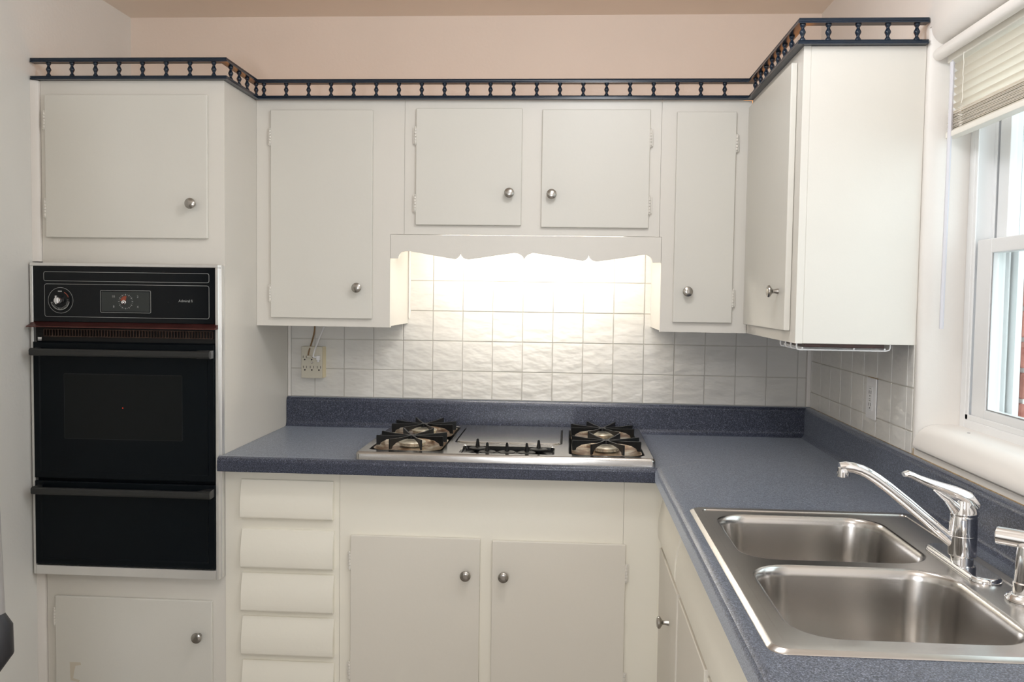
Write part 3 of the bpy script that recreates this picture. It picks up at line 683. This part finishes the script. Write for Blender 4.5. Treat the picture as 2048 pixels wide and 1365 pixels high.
# ------------------------------------------------------------------ sink, faucet, dispenser
sx0, sx1, sy0, sy1 = 1.0735, 1.5765, -1.958, -1.124
sink = thing('sink', 'stainless steel double bowl drop-in sink in the blue countertop', 'sink', (1.32, -1.54, CT))
SB = (sx0, sx1, sy0, sy1)
b1 = (1.1185, 1.4745, -1.5225, -1.182); b2 = (1.1185, 1.4745, -1.9050, -1.5525)
m = MB()
m.rings([rr3(SB, 0, .026, .9144), rr3(SB, .0012, .026, .9160), rr3(SB, .0075, .026, .9196), rr3(SB, .010, .026, .9200), rr3(SB, .026, .026, .9200), rr3(SB, .0275, .026, .9180)])
m.deck([rr3(SB, .0275, .026, .9180), rr3(b1, 0, .07, .918), rr3(b2, 0, .075, .918)], .9180)
part('rim', m, M_steelS, sink)
def bowl(b, r):
    m = MB(); m.rings([rrect(b[0] + i, b[1] - i, b[2] + i, b[3] - i, max(.03, r - i * .6), 8, z) for i, z in
        ((0, .918), (.003, .9172), (.006, .9145), (.0085, .909), (.0105, .90), (.014, .86), (.019, .80), (.023, .775), (.030, .762), (.042, .754), (.062, .750), (.095, .7485))], fill_last=True, flip=True)
    return m
for b, r in ((b1, .07), (b2, .075)):
    bw_ = MB(); 
    o = part('bowl', bowl(b, r), M_steelS, sink)
    part('drain', MB().lathe([(.042, 0), (.042, .002), (.036, .0025), (.033, .0008), (.006, .0006)], ((b[0] + b[1]) / 2, (b[2] + b[3]) / 2, .7487), n=28), M_chrome, o, 'chrome drain strainer')
fc = thing('faucet', 'chrome single lever kitchen faucet behind the sink bowls', 'faucet', (1.518, -1.515, .918))
m = MB(); FB = (1.4905, 1.5455, -1.632, -1.398)
m.rings([rr3(FB, 0, .027, .9183, 10), rr3(FB, .0005, .027, .9225, 10), rr3(FB, .003, .027, .9255, 10), rr3(FB, .008, .027, .9268, 10)], fill_last=True)
part('deck_plate', m, M_chrome, fc)
part('body', MB().lathe([(.0195, .926 - .926), (.0195, .008), (.0235, .0095), (.0242, .013), (.0242, .046), (.0236, .047), (.0242, .048), (.0235, .078), (.0225, .083)], (1.518, -1.515, .9262), n=36), M_chrome, fc)
part('spout', MB().tube([(1.506, -1.512, .9545), (1.46, -1.509, .9935), (1.42, -1.506, 1.0270), (1.385, -1.503, 1.0550), (1.366, -1.502, 1.0690), (1.350, -1.501, 1.0790), (1.336, -1.5, 1.0855), (1.322, -1.499, 1.0892), (1.308, -1.498, 1.0902), (1.2985, -1.4975, 1.0890)], [.0112, .0110, .0106, .0103, .0101, .0100, .0099, .0099, .0099, .0092], 16)
     .lathe([(.0098, .016), (.0102, .010), (.0108, .009), (.0108, 0), (.0095, -.001)], (1.305, -1.498, 1.072), n=18), M_chrome, fc)
lv = MB().lathe([(.0225, 0), (.0235, .002), (.0235, .006), (.0215, .010), (.0195, .020), (.019, .028), (.0165, .035), (.010, .0395), (.003, .041)], (1.518, -1.517, 1.0095), n=30)
lv.tube([(1.536, -1.518, 1.028), (1.520, -1.519, 1.043), (1.500, -1.520, 1.0515), (1.475, -1.521, 1.0605), (1.45, -1.5225, 1.0695), (1.43, -1.524, 1.0775), (1.418, -1.525, 1.0835), (1.411, -1.5255, 1.0855), (1.404, -1.526, 1.0840)], [.009, .0125, .0118, .0095, .0078, .0066, .0060, .0064, .0045], 14, 1.7, up=(0, 0, 1))
lv.tube([(1.512, -1.518, 1.012), (1.502, -1.519, 1.026), (1.486, -1.5205, 1.042), (1.462, -1.5215, 1.057)], [.016, .013, .009, .003], 12)
part('lever', lv, M_chrome, fc)
ds = thing('soap_dispenser', 'chrome dispenser with a sideways nozzle at the right end of the sink', 'dispenser', (1.537, -1.705, .918))
part('base', MB().lathe([(.030, 0), (.0305, .003), (.027, .008), (.021, .0105), (.0205, .012)], (1.537, -1.705, .9183), n=32), M_chrome, ds)
part('column', MB().lathe([(.0195, 0), (.0198, .016), (.0180, .018), (.0170, .060), (.0158, .075), (.014, .0765)], (1.537, -1.705, .9305), n=28), M_chrome, ds)
nd = Vector((.80, -.60, -.01)).normalized(); tip = Vector((1.503, -1.668, 1.0145))
part('nozzle', MB().lathe([(.004, -.0005), (.0085, 0), (.0088, .0012), (.0135, .0015), (.0145, .003), (.0152, .075), (.0145, .082), (.010, .088)], tip, nd, 28), M_chrome, ds)

# ------------------------------------------------------------------ base cabinets
BY = -.5975
bc = thing('base_cabinet', 'white base cabinet with a stack of five handleless drawers beside the oven', 'cabinet', (-.05, -.3, 0), 'white base cabinets')
m = MB(); m.box(XT + .0008, XT + .0168, -.578, -.002, .1, .8715).box(.103, .1195, -.578, -.002, .1, .8715).box(XT + .0168, .103, -.578, -.002, .1, .116).box(XT + .0168, .103, -.02, -.002, .116, .8715)
part('carcass', m, M_base, bc)
part('toe_kick', MB().box(XT + .0008, .1195, -.53, -.515, .0005, .0995), M_base, bc)
def drawer_profile(z0, z1):
    h = z1 - z0
    return [(d, z0 + f * h) for d, f in ((.0008, 1), (.0070, 1), (.0085, .93), (.0120, .80), (.0158, .66), (.0190, .52), (.0208, .38), (.0215, .2), (.0210, .06), (.0185, .015), (.0150, 0), (.0008, 0))]
drs = [(.7245, .8405), (.5745, .6905), (.4425, .5570), (.3090, .4250), (.173, .2895)]
xo = [(-.1775, .1025), (-.1740, .1055), (-.1720, .1075), (-.1690, .1100), (-.165, .113)]
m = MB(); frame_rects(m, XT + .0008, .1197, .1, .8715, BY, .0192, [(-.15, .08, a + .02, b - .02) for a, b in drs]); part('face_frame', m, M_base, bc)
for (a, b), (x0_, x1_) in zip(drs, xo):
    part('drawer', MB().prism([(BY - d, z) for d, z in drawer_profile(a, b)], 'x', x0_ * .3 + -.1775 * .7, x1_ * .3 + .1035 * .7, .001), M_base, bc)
bd = thing('base_cabinet', 'white two door base cabinet under the cooktop with round nickel knobs', 'cabinet', (.6, -.3, 0), 'white base cabinets')
m = MB(); m.box(.1205, .1365, -.578, -.002, .1, .8715).box(1.0465, 1.0625, -.578, -.002, .1, .8715).box(.1365, 1.0465, -.578, -.002, .1, .116).box(.1365, 1.0465, -.02, -.002, .116, .8715)
part('carcass', m, M_base, bd); part('toe_kick', MB().box(.1205, 1.14, -.53, -.515, .0005, .0995), M_base, bd)
m = MB(); frame_rects(m, .1205, .9605, .1, .8715, BY, .0192, [(.19, .52, .16, .65), (.61, .93, .16, .65)]); m.box(.9612, 1.0742, BY + .0003, BY + .0192, .1, .8715); part('face_frame', m, M_base, bd)
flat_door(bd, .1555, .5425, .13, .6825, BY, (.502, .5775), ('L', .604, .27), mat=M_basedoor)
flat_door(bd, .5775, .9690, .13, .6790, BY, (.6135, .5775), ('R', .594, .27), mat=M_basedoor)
sc = thing('base_cabinet', 'white sink base cabinet on the right run, its doors seen edge on', 'cabinet', (1.3, -1.4, 0), 'white base cabinets')
BX = 1.0750
m = MB(); m.box(BX + .0195, XW - .002, YE + .012, YE + .028, .1, .8715).box(XW - .018, XW - .002, YE + .028, -.62, .1, .8715).box(BX + .0195, XW - .018, YE + .028, -.62, .1, .116)
part('carcass', m, M_base, sc); part('toe_kick', MB().box(1.14, 1.155, YE + .012, -.53, .0005, .0995), M_base, sc)
m = MB(); frame_x(m, BX, .0192, YE + .012, BY - .0004, .1, .8715, -2.2, -1.16, .16, .66); part('face_frame', m, M_base, sc)
for y0, y1, nm in ((-1.055, -.665, 'drawer'), (-1.985, -1.083, 'false_drawer_front')):
    part(nm, MB().prism([(BX - d, z) for d, z in drawer_profile(.7155, .8405)], 'y', y0, y1, .001), M_base, sc)
for y0, y1, ky in ((-1.088, -.700, -.945), (-1.512, -1.118, None), (-1.94, -1.545, None)):
    d = part('door', MB().box(BX - .0185, BX - .0008, y0, y1, .13, .700, .0028, 3), M_basedoor, sc)
    if ky: knob(d, (BX - .0185, ky, .577), 'x')
    else:
        knob(d, (BX - .0185, y0 + .05 if y0 > -1.6 else y1 - .05, .45), 'x')

# ------------------------------------------------------------------ outlets and cords
ol = thing('outlet_adapter', 'almond six way outlet adapter on the tiles under the left wall cabinet', 'outlet', (-.13, -.004, 1.09))
m = MB(); m.prism([(-.1690, -.0040), (-.0890, -.0040), (-.0915, -.0385), (-.0935, -.0405), (-.1665, -.0405), (-.1690, -.0385)], 'z', 1.0915, 1.2055, .0012)
part('body', m, M_almond, ol); part('side_strip', MB().prism([(-.0884, -.0042), (-.0878, -.0042), (-.0905, -.0385), (-.0911, -.0385)], 'z', 1.0925, 1.2045), M_almond2, ol, 'pale yellow side edge')  # right side strip is paler and yellower than the body
def socket(x, z, full=True):
    m = MB(); y0, y1 = -.0412, -.0408
    if full: m.box(x - .0068, x - .0052, y0, y1, z, z + .0085).box(x + .0052, x + .0068, y0, y1, z, z + .0085)
    m.lathe([(.0028, 0), (.0028, .0004)], (x, y1, z - .006), (0, -1, 0), 12); part('socket', m, M_dark, ol)
for x in (-.1550, -.1295, -.1035): socket(x, 1.127)
socket(-.1555, 1.1640); socket(-.1300, 1.1640, False)
part('screw', MB().lathe([(.0036, 0), (.0030, .0012), (.001, .0014)], (-.1295, -.0406, 1.1475), (0, -1, 0), 14), M_nickel, ol)
cords = [('brown thin lamp cord rising behind the left wall cabinet', M_brown, [(-.1415, -.047, 1.168), (-.141, -.046, 1.180), (-.136, -.038, 1.205), (-.131, -.022, 1.235), (-.1275, -.014, 1.262), (-.127, -.012, 1.2885)], (-.1370, 1.1635), M_almond),
         ('white lamp cord plugged in at the right of the six way adapter', M_white, [(-.122, -.052, 1.168), (-.1195, -.050, 1.186), (-.112, -.036, 1.215), (-.101, -.024, 1.250), (-.094, -.016, 1.272), (-.087, -.012, 1.2885)], (-.1045, 1.164), M_white)]
for lb, mt, pts, (px_, pz_), pm in cords:
    t = thing('power_cord', lb, 'cord', (pts[0][0], pts[0][1], pts[0][2]))
    fine = []
    for i in range(len(pts) - 1):
        for k in range(4): fine.append(Vector(pts[i]).lerp(Vector(pts[i + 1]), k / 4))
    fine.append(Vector(pts[-1])); 
    for _ in range(3): fine = [fine[0]] + [(a + b * 2 + c) / 4 for a, b, c in zip(fine, fine[1:], fine[2:])] + [fine[-1]]
    part('cable', MB().tube(fine, .0019, 8, 1.5, up=(0, 1, 0)), mt, t)
    if mt is M_white: part('plug', MB().box(-.110, -.0975, -.0545, -.0413, 1.157, 1.174, .002, 2).tube([(-.109, -.0495, 1.167), (-.120, -.0505, 1.168), (-.1235, -.052, 1.172)], [.0035, .003, .0028], 10).box(-.1075, -.100, -.053, -.0413, 1.150, 1.158, .0015, 1), pm, t)
    else: part('plug', MB().prism([(-.1445, 1.166), (-.1255, 1.164), (-.1255, 1.170), (-.139, 1.174), (-.1445, 1.173)], 'y', -.0525, -.0413, .001), pm, t)
ro = thing('wall_outlet', 'white duplex wall outlet on the right wall tiles below the cabinet', 'outlet', (XW - .0035, -.64, 1.12))
part('plate', MB().box(XW - .0085, XW - .0037, -.6865, -.6085, 1.0685, 1.1835, .002, 2), M_white, ro)
part('receptacle', MB().box(XW - .0105, XW - .0086, -.6640, -.6310, 1.0920, 1.1600, .0008, 1), M_white, ro)
m = MB()
for zc in (1.143, 1.109):
    m.box(XW - .0109, XW - .0106, -.656, -.6535, zc - .004, zc + .005).box(XW - .0109, XW - .0106, -.6415, -.639, zc - .004, zc + .005).box(XW - .0109, XW - .0106, -.6495, -.6455, zc - .0115, zc - .0075).box(XW - .0109, XW - .0106, -.654, -.641, zc + .0105, zc + .0115)
m.box(XW - .0109, XW - .0106, -.654, -.641, 1.1245, 1.1255)
part('slots', m, M_dark, ro)
part('plate_gap', MB().box(XW - .0042, XW - .0038, -.6880, -.6070, 1.0675, 1.1850), M_stain, ro)

# ------------------------------------------------------------------ window
win = bpy.data.objects.new('window_1', None); win.location = (1.78, -1.45, WZ0); COL.objects.link(win); tag(win, kind='structure')
m = MB()
m.box(1.745, 1.85, -.9565, -.985, 1.096, 2.011, .002, 1).box(1.745, 1.85, JY1 + .001, JY1 + .03, 1.096, 2.011, .002, 1)
m.box(1.745, 1.85, JY1 + .03, -.985, 1.096, 1.118, .002, 1).box(1.745, 1.85, JY1 + .03, -.985, 1.985, 2.011, .002, 1)
for x, yy in ((1.7455, -.9985), (1.7885, -.9965), (1.8245, -1.004)):
    m.box(x, x + .004, -.985, yy, 1.118, 1.985, .0008, 1).box(x, x + .004, JY1 + .03, JY1 + .03 + abs(yy + .985), 1.118, 1.985, .0008, 1)
m.box(1.7455, 1.7495, JY1 + .03, -.985, 1.118, 1.131, .001, 1)
part('frame', m, M_vinyl, win)
def sash(x0, x1, z0, z1, ya, yb, st, rl_b, rl_t, nm):
    m = MB(); m.box(x0, x1, ya, ya - st, z0, z1, .003, 2).box(x0, x1, yb, yb + st, z0, z1, .003, 2).box(x0, x1, ya - st, yb + st, z0, z0 + rl_b, .003, 2).box(x0, x1, ya - st, yb + st, z1 - rl_t, z1, .003, 2)
    s = part(nm, m, M_vinyl, win)
    part('pane', MB().box((x0 + x1) / 2 - .002, (x0 + x1) / 2 + .002, ya - st + .0003, yb + st - .0003, z0 + rl_b - .0003, z1 - rl_t + .0003), M_glass, s)
    return s
s1 = sash(1.752, 1.786, 1.1195, 1.5455, -1.0, JY1 + .045, .070, .030, .033, 'lower_sash')
s2 = sash(1.7935, 1.8225, 1.520, 1.984, -1.0, JY1 + .045, .050, .030, .035, 'upper_sash')
part('gasket', MB().box(1.7555, 1.757, -1.070, -1.0735, 1.150, 1.512).box(1.7555, 1.757, -1.0735, -1.84, 1.1500, 1.1525), M_grey, s1)
part('screen_track', MB().box(1.835, 1.849, -.9855, -1.025, 1.118, 1.985), M_vinyl, win)
stool = [(1.7445, 1.040), (1.7445, 1.0985), (1.690, 1.0985), (1.678, 1.0970), (1.665, 1.0920), (1.652, 1.0815), (1.6415, 1.066), (1.6365, 1.050), (1.6375, 1.0425), (1.6448, 1.0370)]
part('sill_board', MB().prism(stool, 'y', JY1 + .001, -.9560), M_trim, win)
part('sill_spot', MB().lathe([(.0035, 0), (.0035, .0003)], (1.712, -1.085, 1.0987), n=10), M_dark, win)

# blind
bld = thing('window_blind', 'ivory mini blind half raised at the top of the window', 'blind', (1.68, -1.45, 1.97))
BYa, BYb = -.968, -1.945
part('headrail', MB().box(1.679, 1.712, BYa, BYb, 1.966, 1.990, .002, 1), M_blind, bld)
def slat_mesh(tilt, th=.0004):
    hw = .0128; b = MB(); c, s_ = math.cos(tilt), math.sin(tilt); T = []; Bt = []
    for k in range(6):
        t = -hw + 2 * hw * k / 5; z = .0022 * (1 - (t / hw) ** 2); T.append((t * c - z * s_, t * s_ + z * c)); Bt.append((t * c - (z - th) * s_, t * s_ + (z - th) * c))
    b.prism(T + Bt[::-1], 'y', 0, BYb - BYa - 0, 0); return shared('slat', b, M_slat)
s_open = slat_mesh(math.radians(-42)); s_flat = slat_mesh(math.radians(6), .0018)
for k in range(6): inst('slat', s_open, bld, (1.699, BYa - random.uniform(0, .003), 1.950 - k * .0185))
for k in range(15): inst('slat', s_flat, bld, (1.699 + random.uniform(-.002, .002), BYa + random.uniform(-.004, .004), 1.8485 - k * .0031 + random.uniform(-.0006, .0006)))
part('bottom_rail', MB().box(1.681, 1.707, BYa, BYb, 1.788, 1.8015, .002, 2), M_blind, bld)
for yy in (-1.07, -1.45, -1.83):
    pts = [(1.674, yy + .002 * math.sin(k * 2.1), 1.966 - k * .012) for k in range(10)] + [(1.672 + .004 * math.sin(k * 2.7), yy + .006 * math.sin(k * 1.9), 1.850 - k * .0022) for k in range(24)]
    part('ladder_cord', MB().tube(pts, .0008, 5), M_blind, bld)
part('wand', MB().tube([(1.680, -.996, 1.962), (1.6805, -.996, 1.93), (1.6790, -.993, 1.334)], .0052, 6).tube([(1.686, -.996, 1.968), (1.682, -.996, 1.974), (1.680, -.996, 1.960)], .0012, 6), simple('wand_plastic', (.70, .69, .74), .12, var=.01), bld, 'long translucent white tilt wand')
solo('curtain_rod', MB().lathe([(.008, 0), (.0135, .003), (.0145, .008), (.0145, 1.0)], (1.662, -.9565, 1.988), (0, -1, 0), 20), M_trim, (1.662, -1.45, 1.988), 'thick white curtain tension rod across the top of the window', 'rod')

# ------------------------------------------------------------------ refrigerator at the left edge
fr_ = thing('refrigerator', 'refrigerator just past the left edge, its grey handle with black end showing', 'refrigerator', (-.45, -2.2, 0))
part('body', MB().box(XL + .02, -.175, -2.62, -1.90, .012, 1.68, .006, 2), M_fridge, fr_)
fdoor = part('door', MB().box(-.170, -.115, -2.62, -1.902, .012, 1.68, .010, 3), M_fridge, fr_)
part('handle', MB().tube([(-.058, -1.945, 1.50), (-.0370, -1.945, .925)], .0118, 14), M_grey, fdoor, 'grey metal handle bar')
for za, zb in ((.918, .838),):
    part('handle_end', MB().tube([(-.116, -1.945, zb + .004), (-.075, -1.945, zb + .002), (-.044, -1.945, zb + .012), (-.0325, -1.945, zb + .03), (-.0325, -1.945, za - .012), (-.037, -1.945, za + .006)], [.013, .014, .017, .019, .018, .011], 14), M_rubber, fdoor, 'black handle end')

# area weighted shading normals so bevelled flat faces shade flat
for o in COL.objects:
    if o.type == 'MESH':
        wn = o.modifiers.new('weighted_normal', 'WEIGHTED_NORMAL'); wn.keep_sharp = True; wn.weight = 80
